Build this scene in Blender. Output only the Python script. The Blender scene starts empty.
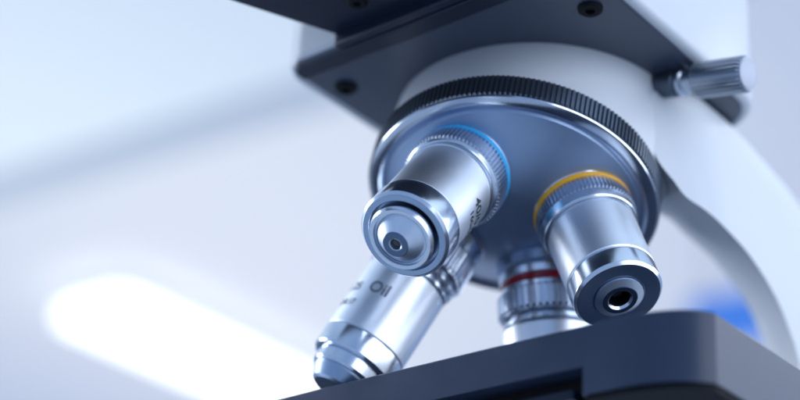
import bpy, bmesh, math
from mathutils import Vector, Matrix, noise

S = 0.001                      # millimetres -> metres
NZ = 250.0                     # height of the revolving nosepiece centre above the foot of the stand (mm)
scene = bpy.context.scene
C = scene.collection


# ------------------------------------------------------------------ materials
def mat(name, color, metallic=0.0, rough=0.4, spec=0.5, bump=None, aniso=0.0, coat=0.0, mottled=0.0, rough_var=0.0):
    m = bpy.data.materials.new(name)
    m.use_nodes = True
    nt = m.node_tree
    b = nt.nodes['Principled BSDF']
    b.inputs['Base Color'].default_value = (*color, 1)
    b.inputs['Metallic'].default_value = metallic
    b.inputs['Roughness'].default_value = rough
    b.inputs['Specular IOR Level'].default_value = spec
    b.inputs['Coat Weight'].default_value = coat
    b.inputs['Anisotropic'].default_value = aniso
    tc = nt.nodes.new('ShaderNodeTexCoord')
    if mottled or rough_var:
        n = nt.nodes.new('ShaderNodeTexNoise')
        n.inputs['Scale'].default_value = 90
        n.inputs['Detail'].default_value = 5
        nt.links.new(tc.outputs['Object'], n.inputs['Vector'])
        if mottled:
            r = nt.nodes.new('ShaderNodeMapRange')
            r.inputs['To Min'].default_value = 1 - mottled
            r.inputs['To Max'].default_value = 1 + mottled
            nt.links.new(n.outputs['Fac'], r.inputs['Value'])
            mx = nt.nodes.new('ShaderNodeVectorMath')
            mx.operation = 'SCALE'
            mx.inputs[0].default_value = color
            nt.links.new(r.outputs['Result'], mx.inputs['Scale'])
            nt.links.new(mx.outputs['Vector'], b.inputs['Base Color'])
        if rough_var:
            r2 = nt.nodes.new('ShaderNodeMapRange')
            r2.inputs['To Min'].default_value = max(0.02, rough - rough_var)
            r2.inputs['To Max'].default_value = rough + rough_var
            nt.links.new(n.outputs['Fac'], r2.inputs['Value'])
            nt.links.new(r2.outputs['Result'], b.inputs['Roughness'])
    if bump:
        kind, scale, strength = bump
        mp = nt.nodes.new('ShaderNodeMapping')
        nt.links.new(tc.outputs['Object'], mp.inputs['Vector'])
        if kind == 'grain':
            mp.inputs['Scale'].default_value = (1, 1, 1)
        elif kind == 'turned':       # fine lathe lines running round the object axis
            mp.inputs['Scale'].default_value = (0.02, 0.02, 1)
        n2 = nt.nodes.new('ShaderNodeTexNoise')
        n2.inputs['Scale'].default_value = scale
        n2.inputs['Detail'].default_value = 3
        nt.links.new(mp.outputs['Vector'], n2.inputs['Vector'])
        bp = nt.nodes.new('ShaderNodeBump')
        bp.inputs['Strength'].default_value = strength
        bp.inputs['Distance'].default_value = 0.0001
        nt.links.new(n2.outputs['Fac'], bp.inputs['Height'])
        nt.links.new(bp.outputs['Normal'], b.inputs['Normal'])
    return m


M = {}
M['satin'] = mat('satin_chrome', (0.86, 0.89, 0.94), 1, 0.41, bump=('grain', 5200, 0.22), rough_var=0.09, mottled=0.05)
M['chrome'] = mat('polished_chrome', (0.74, 0.79, 0.86), 1, 0.19, bump=('turned', 9000, 0.05), rough_var=0.03)
M['steel'] = mat('turned_steel', (0.50, 0.56, 0.65), 1, 0.27, bump=('turned', 9000, 0.06), rough_var=0.04)
M['dark_steel'] = mat('dark_turned_steel', (0.40, 0.49, 0.62), 1, 0.3, rough_var=0.04)
M['knurl'] = mat('knurled_chrome', (0.66, 0.71, 0.79), 1, 0.26, rough_var=0.05)
M['tip'] = mat('blackened_lens_mount', (0.13, 0.18, 0.26), 1, 0.33, rough_var=0.05)
M['cone'] = mat('lathe_turned_cone', (0.72, 0.78, 0.86), 1, 0.30, aniso=0.85, rough_var=0.03)


def turned(m, rotation=0.0):
    # lathe cut surface: sheen stretched across the cutting rings, in spokes from the axis
    nt = m.node_tree
    t = nt.nodes.new('ShaderNodeTangent')
    t.direction_type = 'RADIAL'
    t.axis = 'Z'
    b = nt.nodes['Principled BSDF']
    b.inputs['Anisotropic Rotation'].default_value = rotation
    nt.links.new(t.outputs['Tangent'], b.inputs['Tangent'])


turned(M['cone'])
M['dark_steel'].node_tree.nodes['Principled BSDF'].inputs['Anisotropic'].default_value = 0.6
turned(M['dark_steel'])
M['grip'] = mat('knob_grip_steel', (0.40, 0.44, 0.50), 1, 0.3, rough_var=0.06)
M['groove'] = mat('shadowed_groove_steel', (0.22, 0.25, 0.30), 1, 0.3)
M['turret'] = mat('anodised_turret_face', (0.36, 0.45, 0.60), 0.9, 0.38, bump=('grain', 3800, 0.08), rough_var=0.1)
M['turret_lip'] = mat('turned_turret_lip', (0.62, 0.66, 0.72), 1, 0.16, rough_var=0.04)
M['black_knurl'] = mat('black_knurled_aluminium', (0.10, 0.125, 0.165), 0.85, 0.32)
M['white'] = mat('white_enamel', (0.53, 0.55, 0.575), 0, 0.45, coat=0.06, bump=('grain', 2600, 0.05), rough_var=0.04)
M['black'] = mat('blue_black_satin_plate', (0.046, 0.058, 0.090), 0.0, 0.3, spec=0.6, bump=('grain', 2600, 0.06), mottled=0.1, rough_var=0.04)
M['deep_black'] = mat('black_enamel', (0.008, 0.013, 0.028), 0.0, 0.32, spec=0.35, bump=('grain', 2600, 0.06))
M['stage'] = mat('blue_black_stage_enamel', (0.026, 0.038, 0.072), 0.0, 0.36, spec=0.42, bump=('grain', 3200, 0.2), mottled=0.2, rough_var=0.1)
M['slot'] = mat('slot_black', (0.004, 0.005, 0.007), 0.0, 0.6, spec=0.15)
M['cyan'] = mat('cyan_ring_paint', (0.02, 0.42, 0.80), 0, 0.25)
M['yellow'] = mat('yellow_ring_paint', (0.93, 0.45, 0.012), 0, 0.25)
M['red'] = mat('red_ring_paint', (0.32, 0.006, 0.02), 0, 0.25)
M['ink'] = mat('engraving_ink', (0.03, 0.035, 0.045), 0, 0.5)
M['pale_ink'] = mat('pale_engraving_ink', (0.13, 0.15, 0.19), 0, 0.5)
M['cap'] = mat('matte_cap_aluminium', (0.42, 0.44, 0.50), 0.5, 0.6)
M['glass'] = mat('lens_glass', (0.006, 0.009, 0.016), 0, 0.04, spec=0.9)
M['plaster'] = mat('white_plaster', (0.78, 0.80, 0.84), 0, 0.7, mottled=0.02)
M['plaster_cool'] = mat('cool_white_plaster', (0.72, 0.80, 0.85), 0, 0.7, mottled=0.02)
M['edge_shade'] = mat('grey_edge_shade', (0.46, 0.53, 0.62), 0, 0.5)
M['unseen_desk'] = mat('unseen_desk_laminate', (0.34, 0.40, 0.48), 0, 0.5, mottled=0.1)
M['blue'] = mat('blue_panel_paint', (0.09, 0.30, 0.85), 0, 0.4)
M['rod'] = mat('hanger_steel', (0.5, 0.5, 0.5), 1, 0.3)


def emission(name, color, strength):
    m = bpy.data.materials.new(name)
    m.use_nodes = True
    nt = m.node_tree
    nt.nodes.remove(nt.nodes['Principled BSDF'])
    e = nt.nodes.new('ShaderNodeEmission')
    e.inputs['Color'].default_value = (*color, 1)
    e.inputs['Strength'].default_value = strength
    nt.links.new(e.outputs['Emission'], nt.nodes['Material Output'].inputs['Surface'])
    return m


M['lit'] = emission('lit_diffuser', (0.95, 0.98, 1.0), 2.6)


# ------------------------------------------------------------------ mesh helpers (all lengths in mm)
def obj(name, bm, m, parent=None, loc=None, smooth_angle=32):
    bmesh.ops.remove_doubles(bm, verts=bm.verts, dist=1e-7)
    bmesh.ops.recalc_face_normals(bm, faces=bm.faces)
    for f in bm.faces:
        f.smooth = True
    lim = math.radians(smooth_angle)
    for e in bm.edges:
        if len(e.link_faces) == 2 and e.calc_face_angle(0) > lim:
            e.smooth = False
    me = bpy.data.meshes.new(name)
    bm.to_mesh(me)
    bm.free()
    me.materials.append(m)
    o = bpy.data.objects.new(name, me)
    C.objects.link(o)
    if parent:
        o.parent = parent
    if loc:
        o.location = Vector(loc) * S
    return o


def bevel(o, width, seg=3, angle=35):
    b = o.modifiers.new('bevel', 'BEVEL')
    b.width = width * S
    b.segments = seg
    b.limit_method = 'ANGLE'
    b.angle_limit = math.radians(angle)
    b.harden_normals = False
    return o


def lathe(bm, prof, seg=160, closed=False):
    """prof: list of (s, r) along local z"""
    rings = []
    for s, r in prof:
        if r < 1e-4:
            rings.append([bm.verts.new((0, 0, s * S))])
        else:
            rings.append([bm.verts.new((r * math.cos(2 * math.pi * k / seg) * S, r * math.sin(2 * math.pi * k / seg) * S, s * S)) for k in range(seg)])
    pairs = list(zip(rings[:-1], rings[1:]))
    if closed:
        pairs.append((rings[-1], rings[0]))
    for a, b in pairs:
        if len(a) == 1 and len(b) == 1:
            continue
        for k in range(seg):
            k2 = (k + 1) % seg
            if len(a) == 1:
                bm.faces.new((a[0], b[k], b[k2]))
            elif len(b) == 1:
                bm.faces.new((a[k], b[0], a[k2]))
            else:
                bm.faces.new((a[k], b[k], b[k2], a[k2]))
    return bm


VCUT = (0.14, 0.21, 0.66, 0.73)


def knurl(bm, s0, s1, r, depth, n, inner, ch=0.5, duty=(0.16, 0.34, 0.66, 0.84)):
    """toothed ring: n teeth of radial depth, chamfered at both ends, hollow to radius inner"""
    a, b, c, d = duty
    shape = [(a, 0), (b, 1), (c, 1), (d, 0)]
    rows = []
    for s, sc, off in ((s0, 0, 0.35), (s0 + ch, 1, 0), (s1 - ch, 1, 0), (s1, 0, 0.35)):
        row = []
        for k in range(n):
            for u, h in shape:
                rr = r - depth + depth * h * (1 if sc else 0.0) - off * 0.0
                t = 2 * math.pi * (k + u) / n
                row.append(bm.verts.new((rr * math.cos(t) * S, rr * math.sin(t) * S, s * S)))
        rows.append(row)
    N = len(rows[0])
    for A, B in zip(rows[:-1], rows[1:]):
        for k in range(N):
            bm.faces.new((A[k], A[(k + 1) % N], B[(k + 1) % N], B[k]))
    for row, s in ((rows[0], s0), (rows[-1], s1)):
        inn = [bm.verts.new((inner * math.cos(2 * math.pi * (k // 4 + shape[k % 4][0]) / n) * S, inner * math.sin(2 * math.pi * (k // 4 + shape[k % 4][0]) / n) * S, s * S)) for k in range(N)]
        for k in range(N):
            bm.faces.new((row[k], row[(k + 1) % N], inn[(k + 1) % N], inn[k]))
    return bm


def prism(bm, pts, z0, z1, dz=None):
    """pts: xy outline in mm, extruded between z0 and z1"""
    a = [bm.verts.new((x * S, y * S, z0 * S)) for x, y in pts]
    b = [bm.verts.new((x * S, y * S, z1 * S)) for x, y in pts]
    n = len(pts)
    bm.faces.new(a)
    bm.faces.new(b)
    for k in range(n):
        bm.faces.new((a[k], a[(k + 1) % n], b[(k + 1) % n], b[k]))
    return bm


def rounded(pts, radii, seg=8):
    """round the corners of a polygon"""
    out = []
    n = len(pts)
    for i, (p, r) in enumerate(zip(pts, radii)):
        p = Vector(p)
        if r <= 0:
            out.append(tuple(p))
            continue
        a = (Vector(pts[i - 1]) - p).normalized()
        b = (Vector(pts[(i + 1) % n]) - p).normalized()
        half = a.angle(b) / 2
        t = r / math.tan(half)
        c = p + (a + b).normalized() * (r / math.sin(half))
        s, e = p + a * t, p + b * t
        for k in range(seg + 1):
            u = k / seg
            d = ((s - c).normalized() * (1 - u) + (e - c).normalized() * u)
            # spherical-ish interpolation
            ang = (s - c).angle_signed(e - c) * u
            v = (s - c).copy()
            v.rotate(Matrix.Rotation(-ang, 2))
            out.append(tuple(c + v))
    return out


def smooth_curve(pts, sub=8):
    """Catmull-Rom through points (any dimension)"""
    P = [Vector(p) for p in pts]
    out = []
    for i in range(len(P) - 1):
        p0 = P[max(i - 1, 0)]
        p1, p2 = P[i], P[i + 1]
        p3 = P[min(i + 2, len(P) - 1)]
        for k in range(sub):
            t = k / sub
            out.append(0.5 * ((2 * p1) + (p2 - p0) * t + (2 * p0 - 5 * p1 + 4 * p2 - p3) * t * t + (3 * p1 - p0 - 3 * p2 + p3) * t ** 3))
    out.append(P[-1])
    return out


def text_mesh(body, size):
    """letters of the built-in font as a flat triangulated mesh in mm, centred on its width"""
    cu = bpy.data.curves.new('lettering_curve', 'FONT')
    cu.body = body
    cu.size = size
    cu.resolution_u = 4
    cu.offset = 0.02 * size
    to = bpy.data.objects.new('lettering_curve', cu)
    C.objects.link(to)
    dg = bpy.context.evaluated_depsgraph_get()
    me = bpy.data.meshes.new_from_object(to.evaluated_get(dg))
    bpy.data.objects.remove(to)
    bpy.data.curves.remove(cu)
    bm = bmesh.new()
    bm.from_mesh(me)
    bpy.data.meshes.remove(me)
    bmesh.ops.subdivide_edges(bm, edges=[e for e in bm.edges if e.calc_length() > size * 0.12], cuts=2, use_grid_fill=False)
    bmesh.ops.triangulate(bm, faces=bm.faces)
    xs = [v.co.x for v in bm.verts]
    return bm, min(xs), max(xs)


def wrap_text(body, size, s_base, radius, az, barrel, name='lettering', anchor='left', ink='ink'):
    """engraved line round a barrel: up is towards the turret (-z local), reading round the barrel; az = azimuth of the anchor"""
    bm, x0, x1 = text_mesh(body, size)
    off = {'left': x0, 'centre': (x0 + x1) / 2}[anchor]
    for v in bm.verts:
        x, y = v.co.x - off, v.co.y
        # right = up x outward, up = -z, outward = (cos a, sin a, 0)  ->  right = (sin a, -cos a, 0): azimuth decreases
        a = az - x / radius
        v.co = Vector((radius * math.cos(a) * S, radius * math.sin(a) * S, (s_base - y) * S))
    return obj(name, bm, M[ink], barrel)


# ------------------------------------------------------------------ the microscope
scope = bpy.data.objects.new('microscope', None)
C.objects.link(scope)
scope['label'] = 'white laboratory microscope with black stage and four chrome objective lenses on its turret'
scope['category'] = 'microscope'

n_axis = Vector((0.05636, -0.28227, -0.95768)).normalized()      # axis of the revolving turret, pointing down and forward
backward = Vector((0, 1, 0))
e1 = (backward - n_axis * backward.dot(n_axis)).normalized()
e2 = n_axis.cross(e1)
if e2.x > 0:
    e2 = -e2


def frame_matrix(origin_mm, zdir, xhint):
    z = zdir.normalized()
    x = (xhint - z * xhint.dot(z)).normalized()
    y = z.cross(x)
    m = Matrix((x, y, z)).transposed().to_4x4()
    m.translation = Vector(origin_mm) * S
    return m


N0 = Vector((0, 0, NZ))
# ---- revolving turret
bm = bmesh.new()
lathe(bm, [(-7.5, 10), (-7.5, 33), (-0.2, 33.5), (0.15, 35.55), (0.55, 35.3), (0.9, 34.4), (0.95, 33.2), (0.45, 32.4), (0.45, 31.6), (1.1, 31.2),
           (1.6, 29.8), (3.5, 26), (5.6, 22), (7.4, 18), (8.9, 14), (10.0, 10), (10.6, 6), (10.9, 3), (11.0, 0)], 256)
turret = obj('revolving_turret', bm, M['turret'], scope)
turret.matrix_local = frame_matrix(N0, n_axis, e1)
bm = bmesh.new()
lathe(bm, [(0.0, 33.0), (0.1, 35.75), (0.5, 35.6), (0.95, 34.5), (1.0, 33.3), (0.5, 32.6)], 256)
lip = obj('turret_lip', bm, M['turret_lip'], turret)
for v in lip.data.vertices:
    v.co.z += 0.05 * S
bm = bmesh.new()
knurl(bm, -6.4, 0.0, 36.2, 0.55, 186, 33.2, 0.35)
obj('knurled_ring', bm, M['black_knurl'], turret, smooth_angle=25)

# ---- objectives
RB, ZB, TAU = 18.9, 6.608, 0.403


def objective(phi, label):
    rho = e1 * math.cos(phi) + e2 * math.sin(phi)
    d = (n_axis * math.cos(TAU) + rho * math.sin(TAU)).normalized()
    base = N0 + n_axis * ZB + rho * RB
    return frame_matrix(base, d, rho), label


BASES = {}


def make_objective(phi, label, barrel_prof, parts):
    mtx, label = objective(phi, label)
    bm = bmesh.new()
    lathe(bm, barrel_prof)
    b = obj('objective_barrel', bm, M['satin'], scope, smooth_angle=13)
    b.matrix_local = mtx
    BASES[b.name] = mtx
    b['label'] = label
    for p in parts:
        name, kind, m, args = p
        bm = bmesh.new()
        if kind == 'lathe':
            lathe(bm, args)
        else:
            knurl(bm, *args)
        obj(name, bm, M[m], b, smooth_angle=13)
    return b


def az(barrel, wdir):
    """azimuth, in the barrel's own frame, of a world direction"""
    v = BASES[barrel.name].to_3x3().inverted() @ Vector(wdir)
    return math.atan2(v.y, v.x)


# blue banded, nearest on the left
blue = make_objective(3.128, 'objective lens with blue ring, marked 40/0.65', [
    (8.9, 9.4), (9.0, 10.5), (9.3, 10.75), (26.9, 10.45), (27.2, 10.2), (27.2, 9.0)], [
    ('thread_collar', 'lathe', 'steel', [(-6, 9), (-6, 12.0), (-0.5, 12.1), (-0.3, 11.95), (-0.3, 10.5)]),
    ('color_band', 'lathe', 'cyan', [(-0.75, 10.5), (-0.75, 11.9), (-0.1, 12.15), (0.9, 12.15), (1.05, 12.05), (1.05, 10.5)]),
    ('knurled_ring', 'knurl', 'knurl', (1.2, 6.5, 12.3, 0.65, 76, 10.0, 0.3, VCUT)),
    ('step_ring', 'lathe', 'chrome', [(6.5, 9.5), (6.5, 11.6), (6.9, 11.75), (7.3, 11.4), (7.5, 10.6), (7.5, 9.9), (7.9, 9.9), (7.9, 10.9), (8.2, 11.15), (8.7, 11.1), (8.9, 10.7), (8.9, 9.4)]),
    ('bezel', 'lathe', 'chrome', [(27.2, 9.5), (27.3, 10.5), (27.6, 10.75), (27.9, 10.8), (33.0, 10.75), (33.3, 10.7), (34.0, 10.1)]),
    ('bezel_face', 'lathe', 'dark_steel', [(34.0, 10.1), (34.1, 9.9), (34.1, 8.65), (33.9, 8.5), (31.5, 8.45), (31.5, 7.7)]),
    ('lens_mount', 'lathe', 'chrome', [(31.5, 7.85), (35.3, 7.85), (35.9, 7.45), (36.1, 7.35), (36.1, 6.5), (35.2, 6.35), (35.2, 5.9)]),
    ('lens_cone', 'lathe', 'cone', [(35.2, 6.05), (35.5, 6.05), (38.3, 3.1)]),
    ('lens_tip', 'lathe', 'tip', [(38.3, 3.1), (38.45, 2.95), (38.45, 1.55)]),
    ('lens_rim', 'lathe', 'steel', [(38.45, 1.55), (38.3, 1.3), (37.6, 1.15)]),
    ('front_lens', 'lathe', 'glass', [(37.6, 1.17), (37.7, 0.7), (37.78, 0)]),
])
a40 = az(blue, (0.94, 0.28, -0.19))
wrap_text('40/0.65', 4.0, 17.3, 10.68, a40 + 0.12, blue)
wrap_text('160/0.17', 2.7, 20.6, 10.62, a40 - 0.06, blue)

# yellow banded, right
yellow = make_objective(5.017, 'objective lens with yellow ring', [
    (8.2, 9.6), (8.3, 10.6), (8.6, 10.75), (23.9, 10.5), (24.2, 10.3), (24.2, 9.0)], [
    ('thread_collar', 'lathe', 'chrome', [(-6, 9), (-6, 11.9), (-1.0, 12.0), (-0.6, 11.8), (-0.6, 10.5)]),
    ('color_band', 'lathe', 'yellow', [(-0.7, 10.5), (-0.7, 11.95), (-0.55, 12.05), (0.6, 12.05), (0.75, 11.95), (0.75, 10.5)]),
    ('knurled_ring', 'knurl', 'knurl', (0.85, 4.6, 12.0, 0.65, 74, 10.0, 0.3, VCUT)),
    ('step_ring', 'lathe', 'chrome', [(4.6, 9.5), (4.6, 11.5), (4.9, 11.65), (7.2, 11.5), (7.5, 11.3), (7.6, 10.9), (7.6, 10.2), (8.2, 10.2), (8.2, 9.5)]),
    ('bezel', 'lathe', 'chrome', [(24.2, 9.5), (24.2, 10.0), (24.7, 10.0), (24.8, 10.45), (25.1, 10.5), (29.2, 10.4), (29.35, 10.35), (30.0, 9.75)]),
    ('bezel_face', 'lathe', 'dark_steel', [(30.0, 9.75), (30.05, 9.6), (29.9, 6.1), (29.7, 5.95), (29.5, 5.9), (29.5, 5.6)]),
    ('lens_cone', 'lathe', 'cone', [(29.5, 5.75), (30.3, 5.7), (31.1, 4.1)]),
    ('lens_tip', 'lathe', 'tip', [(31.1, 4.1), (31.2, 3.95), (31.2, 2.95)]),
    ('lens_rim', 'lathe', 'chrome', [(31.2, 2.95), (31.15, 2.85), (30.6, 2.45)]),
    ('lens_bore', 'lathe', 'slot', [(30.6, 2.45), (30.4, 2.4), (28.5, 2.3)]),
    ('front_lens', 'lathe', 'glass', [(28.5, 2.32), (28.9, 1.4), (29.0, 0)]),
])

# long oil immersion objective, lower left
oil = make_objective(1.738, 'long objective lens marked Oil', [
    (16.4, 9.4), (16.5, 10.3), (16.8, 10.5), (36.0, 10.55), (36.2, 10.3), (36.2, 9)], [
    ('thread_collar', 'lathe', 'steel', [(-6, 9), (-6, 11.8), (-1, 12.0), (-0.6, 11.7), (-0.6, 11.0), (0.2, 11.0), (0.2, 11.8), (3.9, 11.8), (4.2, 11.4), (4.2, 10)]),
    ('knurled_ring', 'knurl', 'knurl', (4.2, 11.0, 12.2, 0.6, 56, 10.0, 0.5, VCUT)),
    ('step_ring', 'lathe', 'chrome', [(11.0, 9.5), (11.0, 11.6), (11.6, 11.7), (12.2, 11.2), (12.3, 10.4), (13.0, 10.4), (13.1, 11.1), (13.7, 11.2), (14.3, 10.9), (14.4, 10.1), (15.2, 10.1), (15.3, 10.6), (15.9, 10.65), (16.3, 10.2), (16.3, 9.4)]),
    ('bezel', 'lathe', 'chrome', [(36.2, 9.5), (36.3, 10.3), (36.6, 10.6), (37.0, 10.65), (41.6, 10.5), (42.1, 10.1), (42.2, 9.4)]),
    ('bezel_face', 'lathe', 'dark_steel', [(42.2, 9.4), (42.2, 8.6), (41.8, 8.4), (41.8, 7.6)]),
    ('lens_mount', 'lathe', 'chrome', [(41.8, 8.9), (45.0, 8.8), (45.6, 8.4), (45.7, 7.8)]),
    ('lens_cone', 'lathe', 'dark_steel', [(45.7, 8.0), (46.2, 7.9), (48.9, 6.6), (49.4, 5.8)]),
    ('lens_tip', 'lathe', 'tip', [(49.4, 5.8), (49.4, 1.4), (49.0, 1.1)]),
    ('front_lens', 'lathe', 'glass', [(49.0, 1.12), (49.1, 0)]),
])
aoil = az(oil, (0.358, -0.913, 0.197))
wrap_text('100/1.25', 3.3, 26.7, 10.6, aoil + 1.42, oil, ink='pale_ink')
wrap_text('Oil', 4.4, 26.4, 10.6, aoil + 0.14, oil, ink='pale_ink')
wrap_text('160/0.17', 2.4, 31.2, 10.6, aoil + 1.02, oil, ink='pale_ink')

# short red banded objective, behind the stage edge
red = make_objective(0.10, 'objective lens with red ring', [
    (17.0, 9.4), (17.1, 11.2), (17.5, 11.5), (33.0, 11.5), (33.4, 11.1), (33.4, 9)], [
    ('mount_boss', 'lathe', 'turret', [(-6, 12.2), (1.4, 12.0), (2.0, 11.5), (2.2, 11.0), (2.2, 9)]),
    ('thread_collar', 'lathe', 'chrome', [(2.0, 9), (2.0, 11.0), (2.4, 11.5), (2.8, 11.6), (4.4, 11.4), (4.8, 11.0), (4.8, 10)]),
    ('color_band', 'lathe', 'red', [(4.7, 10), (4.7, 11.2), (4.9, 11.35), (6.2, 11.35), (6.4, 11.2), (6.4, 10)]),
    ('step_ring', 'lathe', 'chrome', [(6.4, 10), (6.4, 11.1), (6.7, 11.4), (7.6, 11.4), (7.9, 11.0), (7.9, 10)]),
    ('knurled_ring', 'knurl', 'knurl', (7.9, 13.6, 12.3, 0.6, 46, 10.0, 0.5, VCUT)),
    ('groove_ring', 'lathe', 'steel', [(13.6, 9.5), (13.6, 11.5), (14.1, 11.6), (14.6, 11.0), (14.7, 10.2), (15.4, 10.2), (15.5, 10.9), (16.2, 11.0), (16.7, 10.7), (17.0, 10.1), (17.0, 9.4)]),
    ('bezel', 'lathe', 'chrome', [(33.4, 9), (33.5, 10.6), (33.8, 10.8), (36, 10.8), (36.5, 10.3), (36.5, 5)]),
    ('front_lens', 'lathe', 'glass', [(36.5, 5.0), (36.2, 4.6), (36.6, 2.5), (36.8, 0)]),
])


# ---- nosepiece support: white housing that narrows from the turret to the head plate and opens backwards
def loft(bm, loops, cap=True):
    rows = [[bm.verts.new(Vector(p) * S) for p in L] for L in loops]
    n = len(rows[0])
    for A, B in zip(rows[:-1], rows[1:]):
        for k in range(n):
            bm.faces.new((A[k], A[(k + 1) % n], B[(k + 1) % n], B[k]))
    if cap:
        bm.faces.new(rows[0])
        bm.faces.new(rows[-1])
    return bm


PLATE = NZ + 31
K = 96
low, top = [], []
for k in range(K):
    t = 2 * math.pi * k / K
    # t = 0 looks backward, pi = forward
    low.append(N0 - n_axis * 6.2 + (e1 * math.cos(t) + Vector((1, 0, 0)) * math.sin(t)) * 34.2)
    c, s = math.cos(t), math.sin(t)
    if c <= 0:                                  # round front
        x, y = -3 + 36.0 * s, 14 + 36.5 * c
    else:                                       # straight sides opening to the back
        x = -1 + 37.5 * (1 if s >= 0 else -1) * abs(s) ** 0.22
        y = 14 + 33 * c ** 0.6
        x = (-3 + 36.0 * s) * (1 - min(1, c * 3)) + x * min(1, c * 3)
    top.append(Vector((x, y, PLATE + 0.4)))
loops = []
for i in range(13):
    u = i / 12
    w = u ** 1.15
    loops.append([a.lerp(b, w) for a, b in zip(low, top)])
bm = bmesh.new()
loft(bm, loops)
support = obj('nosepiece_support', bm, M['white'], scope, smooth_angle=50)

# ---- head: black base plate under a white housing
outline = rounded([(-41.3, -41.0), (44.6, -41.0), (44.6, 46.0), (-41.3, 46.0)], [3.5, 2.0, 12.0, 12.0])
outer = rounded([(-45.0, -41.6), (46.8, -41.6), (46.8, 48.8), (-45.0, 48.8)], [9.0, 5.0, 14.0, 14.0])
bm = bmesh.new()
prism(bm, outer, PLATE + 0.5, PLATE + 52)
head = obj('head_housing', bm, M['white'], scope)
bevel(head, 2.2, 4)
bm = bmesh.new()
prism(bm, outline, PLATE, PLATE + 2.0)
plate = obj('base_plate', bm, M['black'], scope)
bevel(plate, 0.7, 3)
bm = bmesh.new()
prism(bm, [(-38.6, -40.7), (43.0, -40.7), (43.0, -35.2), (-40.6, -35.2), (-40.6, -38.5)], PLATE - 0.9, PLATE + 0.5)
edge = obj('front_rail', bm, M['deep_black'], plate)
bevel(edge, 0.5, 2)


bm = bmesh.new()
prism(bm, [(-23.6, -43.6), (43.0, -43.6), (43.0, -41.0), (-23.6, -41.0)], PLATE - 0.7, PLATE + 3.2)
bevel(obj('head_mount', bm, M['deep_black'], scope), 0.5, 2)


def screw(x, y, z, r, parent):
    bm = bmesh.new()
    lathe(bm, [(0.1, r + 0.7), (-0.5, r + 0.6), (-0.9, r + 0.1), (-0.95, r * 0.55), (-0.8, r * 0.5), (-0.1, r * 0.48), (-0.1, 0)], 48)
    return obj('screw', bm, M['slot'], parent, loc=(x, y, z))


screw(-34.7, -26.0, PLATE - 0.15, 2.3, plate)
screw(36.6, -21.3, PLATE - 0.15, 2.3, plate)

# ---- binocular head base that overhangs the front of the plate
ZB2 = PLATE + 2.2
bino = [(-22.6, -41.5), (-52.0, -109.0), (60.0, -109.0), (40.0, -41.5)]
bm = bmesh.new()
prism(bm, rounded(bino, [2.5, 6, 6, 2.5]), ZB2, ZB2 + 46)
bin_o = obj('eyepiece_head', bm, M['deep_black'], scope)
bevel(bin_o, 1.0, 3)
screw(-9.0, -52.0, ZB2 - 0.15, 1.9, bin_o)

# ---- clamp screw that locks the head
kb, ke = Vector((33.5, 15.0, NZ + 29.1)), Vector((58.0, 14.2, NZ + 23.9))
kd = (ke - kb).normalized()
L = (ke - kb).length
bm = bmesh.new()
knurl(bm, L - 14.0, L, 4.5, 0.5, 26, 1.0, 0.6, VCUT)
kn = obj('clamp_screw', bm, M['grip'], scope, smooth_angle=25)
kn.matrix_local = frame_matrix(kb, kd, Vector((0, 0, 1)))
bm = bmesh.new()
lathe(bm, [(-6, 2.6), (3.2, 2.6), (3.3, 3.0), (4.6, 2.6), (5.2, 2.6), (5.6, 2.6), (6.4, 3.3), (7.4, 3.3), (7.7, 2.8), (L - 14.2, 3.2), (L - 13.9, 2.0)], 64)
obj('shank', bm, M['steel'], kn)
bm = bmesh.new()
lathe(bm, [(L - 0.2, 3.9), (L + 0.25, 3.8), (L + 0.5, 3.3), (L + 0.55, 0)], 64)
obj('end_cap', bm, M['cap'], kn)
bm = bmesh.new()
lathe(bm, [(-3, 0), (-3, 3.3), (5.0, 3.3), (5.3, 3.0), (5.3, 2.0)], 64)
obj('sleeve', bm, M['black_knurl'], kn)

# ---- curved arm
near = [(38, 11.0, 10.2), (38, 13.5, 6.6), (38, 17.5, 3.2), (38, 22.5, -0.6), (38, 35.2, -1.6), (38, 50.3, -4.6), (38, 63.1, -10.8), (38, 70.5, -18), (38, 75.8, -27), (38, 79, -42), (38, 80, -66), (38, 80, -120), (38, 80, -250)]
mid = [(27, 22, 13.0), (27, 25.5, 10.5), (27, 29, 7.6), (27, 34, 4.6), (27, 45.0, 2.6), (27, 60.5, 0.9), (27, 76.5, -4.0), (27, 87.2, -11.9), (27, 92, -21), (27, 95, -38), (27, 96, -66), (27, 96, -120), (27, 96, -250)]
topc = [(38, 9.4, 12.5), (38, 8.6, 17.0), (38, 9.5, 22.0), (38, 13, 26.6), (38, 22, 29.6), (38, 42, 29.9), (38, 60, 27.6), (38, 81, 22.8), (38, 103, 10), (38, 113, -12), (38, 117, -50), (38, 118, -120), (38, 118, -250)]
nc, mc, tc_ = smooth_curve(near, 6), smooth_curve(mid, 6), smooth_curve(topc, 6)
loops = []
for i, (a, b, t) in enumerate(zip(nc, mc, tc_)):
    u = min(1.0, i / 20)
    fa = Vector((10, b.y + 22 * u, b.z + 13 * u))
    ft = Vector((10, t.y + 8 * u, t.z + 2))
    fa.z = min(fa.z, ft.z - 1)
    ft.z = min(ft.z, 30.4)
    for p in (a, b, t):          # the side face grows out of the nosepiece support
        k = max(0.0, min(1.0, (p.y - 8) / 20))
        p.x -= 5.0 * (1 - k * k * (3 - 2 * k))
    L4 = [a, b, fa, ft, t]
    loops.append([p + Vector((0, 0, NZ)) for p in L4])
bm = bmesh.new()
loft(bm, loops)
arm = obj('arm', bm, M['white'], scope, smooth_angle=35)
bevel(arm, 5.0, 6, 30)

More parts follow.
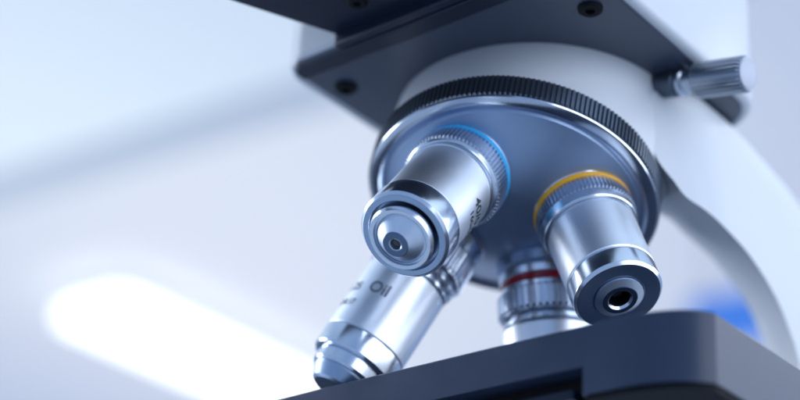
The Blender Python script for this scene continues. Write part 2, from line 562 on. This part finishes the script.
# ---- stage
ST = NZ - 52.0
SKX, SKZ = 39.5, 15.4
def corner(inset):
    # rounded front corner that ends in a crisp edge against the side
    p0, p1, p2 = Vector((46 - inset, -27.8 + inset)), Vector((60.8 - inset, -27.8 + inset)), Vector((65.7 - inset, -19.9 + inset * 0.5))
    return [tuple(p0 * (1 - t) ** 2 + p1 * 2 * t * (1 - t) + p2 * t * t) for t in [k / 20 for k in range(21)]]


def stage_outline(inset, left):
    return [(left + inset, -27.8 + inset)] + corner(inset) + [(66.5 - inset, 95 - inset), (left + inset, 95 - inset)]


so, si = stage_outline(0, -120), stage_outline(0.4, -120)
bm = bmesh.new()
loft(bm, [[(x, y, ST - 9.2) for x, y in so], [(x, y, ST - 0.4) for x, y in so], [(x, y, ST) for x, y in si]])
stage = obj('stage', bm, M['stage'], scope, smooth_angle=22)
sl = stage_outline(0, SKX)
bm = bmesh.new()
prism(bm, sl, ST - SKZ, ST - 9.2)
skirt = obj('stage_skirt', bm, M['stage'], stage, smooth_angle=22)
bm = bmesh.new()
prism(bm, stage_outline(0.5, SKX), ST - SKZ - 1.2, ST - SKZ - 0.005)
obj('under_plate', bm, M['slot'], stage, smooth_angle=22)
bm = bmesh.new()
prism(bm, [(-118, -22.5), (40.5, -22.5), (40.5, 92), (-118, 92)], ST - 15.0, ST - 9.1)
obj('slide_carriage', bm, M['slot'], stage)
bm = bmesh.new()
prism(bm, rounded([(-118, -25.4), (35.6, -25.4), (35.6, -22.4), (-118, -22.4)], [.3, .6, .3, .3], 3), ST - 14.8, ST - 12.6)
obj('guide_rail', bm, M['deep_black'], stage)

# ------------------------------------------------------------------ the room behind, far out of focus
def slab(name, corners, z0, z1, m, label=None):
    bm = bmesh.new()
    prism(bm, corners, z0, z1)
    o = obj(name, bm, m)
    o['kind'] = 'structure'
    return o


Jx = Vector((-0.99588, -0.09077))
Jy = Vector((-0.09077, 0.99588))


def room(u, v):                     # room axes: u to the left, v away, origin at the soffit edge (mm)
    p = Vector((-562, 1255)) + Jx * u + Jy * v
    return (p.x, p.y)


CE = NZ + 1317
slab('ceiling', [room(-2600, -200), room(9500, -200), room(9500, 14000), room(-2600, 14000)], CE, CE + 60, M['plaster'])
slab('soffit', [room(-2600, 0), room(6500, 0), room(6500, -5200), room(-2600, -5200)], NZ + 1017, NZ + 1250, M['plaster_cool'])
slab('soffit_shade_strip', [room(-2600, -70), room(6500, -70), room(6500, 12), room(-2600, 12)], NZ + 1009, NZ + 1100, M['edge_shade'])  # shade between soffit and ceiling, painted as a grey strip

slab('unseen_desk', [(-1500, -900), (1300, -900), (1300, 700), (-1500, 700)], -40, 0, M['unseen_desk'])  # unseen desk, added to give the undersides something darker to reflect

# linear ceiling luminaire
lamp = bpy.data.objects.new('ceiling_lamp', None)
C.objects.link(lamp)
lamp.location = Vector((-2575, 1850, CE)) * S
lamp['label'] = 'long glowing white ceiling lamp with rounded end, out of focus at the lower left'
lamp['category'] = 'ceiling lamp'
bm = bmesh.new()
prism(bm, rounded([(-105, 40), (105, 40), (105, 2860), (-105, 2860)], [50] * 4, 8), -55, 0)
obj('lamp_body', bm, M['plaster'], lamp)
bm = bmesh.new()
prism(bm, rounded([(-124, 14), (124, 14), (124, 2886), (-124, 2886)], [60] * 4, 8), -72, -54.8)
obj('diffuser', bm, M['lit'], lamp)

# blue panel hanging behind the arm
panel = bpy.data.objects.new('hanging_panel', None)
C.objects.link(panel)
panel.location = Vector((-685, 1800, NZ + 765)) * S
panel.rotation_euler = (0, 0, math.radians(10))
panel['label'] = 'blurred bright blue panel hanging far behind the microscope arm'
panel['category'] = 'hanging panel'
bm = bmesh.new()
prism(bm, rounded([(-260, -12), (260, -12), (260, 12), (-260, 12)], [5] * 4, 4), 0, 80)
bevel(obj('panel_board', bm, M['blue'], panel), 3, 2)
for sx in (-230, 230):
    bm = bmesh.new()
    lathe(bm, [(60, 0), (60, 2.5), (542, 2.5), (542, 0)], 12)
    obj('hanger_rod', bm, M['rod'], panel, loc=(sx, 0, 0))

# ------------------------------------------------------------------ light
w = bpy.data.worlds.new('World')
scene.world = w
w.use_nodes = True
bg = w.node_tree.nodes['Background']
bg.inputs['Color'].default_value = (0.36, 0.54, 0.92, 1)
bg.inputs['Strength'].default_value = 0.74


def area(name, loc, target, sx, sy, power, color=(0.86, 0.93, 1.0)):
    l = bpy.data.lights.new(name, 'AREA')
    l.shape = 'RECTANGLE'
    l.size, l.size_y = sx * S, sy * S
    l.energy = power
    l.color = color
    o = bpy.data.objects.new(name, l)
    C.objects.link(o)
    o.location = Vector(loc) * S
    o.rotation_euler = (Vector(target) - Vector(loc)).to_track_quat('-Z', 'Y').to_euler()
    return o


T = (0, 0, NZ)
COOL = (0.83, 0.90, 1.0)
area('right_fill_light', (1350, -50, NZ + 60), T, 1500, 1700, 22, COOL)  # added area light brightening the right-hand faces; no window there is known
area('rear_fill_light', (1200, 1000, NZ + 250), T, 800, 900, 7, COOL)  # added from the rear right to whiten the side of the blue-ringed barrel
area('left_fill_light', (-1000, -300, NZ + 250), T, 320, 900, 8, COOL)  # unseen fill from the left, added for the left edges of the metal
area('overhead_fill_light', (900, 2600, CE - 80), (900, 2600, 0), 300, 2900, 26, COOL)  # added overhead strip without a fixture, for bright streaks in the metal
area('ceiling_wash_light', (-2300, 2400, NZ - 600), (-2500, 2500, CE), 1800, 1800, 22, (1.0, 0.87, 0.64))  # uplight added out of view to brighten the ceiling
area('rear_wash_light', (1600, 3600, NZ - 800), (1500, 3800, CE), 2500, 2500, 3, (1.0, 0.88, 0.70))  # second added uplight, for the ceiling behind the microscope
area('soffit_wash_light', (-1700, 700, NZ - 500), (-1800, 650, CE), 1200, 700, 15, (1.0, 0.93, 0.74))  # unseen uplight, added to brighten the soffit underside

# ------------------------------------------------------------------ camera
cam = bpy.data.cameras.new('camera')
co = bpy.data.objects.new('camera', cam)
C.objects.link(co)
cx = Vector((0.77540807, 0.62887322, 0.0571034))
cy = Vector((-0.24688362, 0.38515364, -0.88921603))
cz = Vector((-0.58119773, 0.67540739, 0.45390974))
mw = Matrix((cx, -cy, -cz)).transposed().to_4x4()
mw.translation = Vector((211.134, -287.602, NZ - 183.188)) * S
co.matrix_world = mw
cam.sensor_width = 36
cam.lens = 72.99
cam.clip_start = 0.01
cam.clip_end = 100
cam.dof.use_dof = True
cam.dof.focus_distance = 0.363
cam.dof.aperture_fstop = 72.99 / 12.5
cam.dof.aperture_blades = 9
scene.camera = co

scene.view_settings.view_transform = 'Standard'
scene.view_settings.look = 'None'
scene.view_settings.exposure = 0
scene.view_settings.gamma = 1
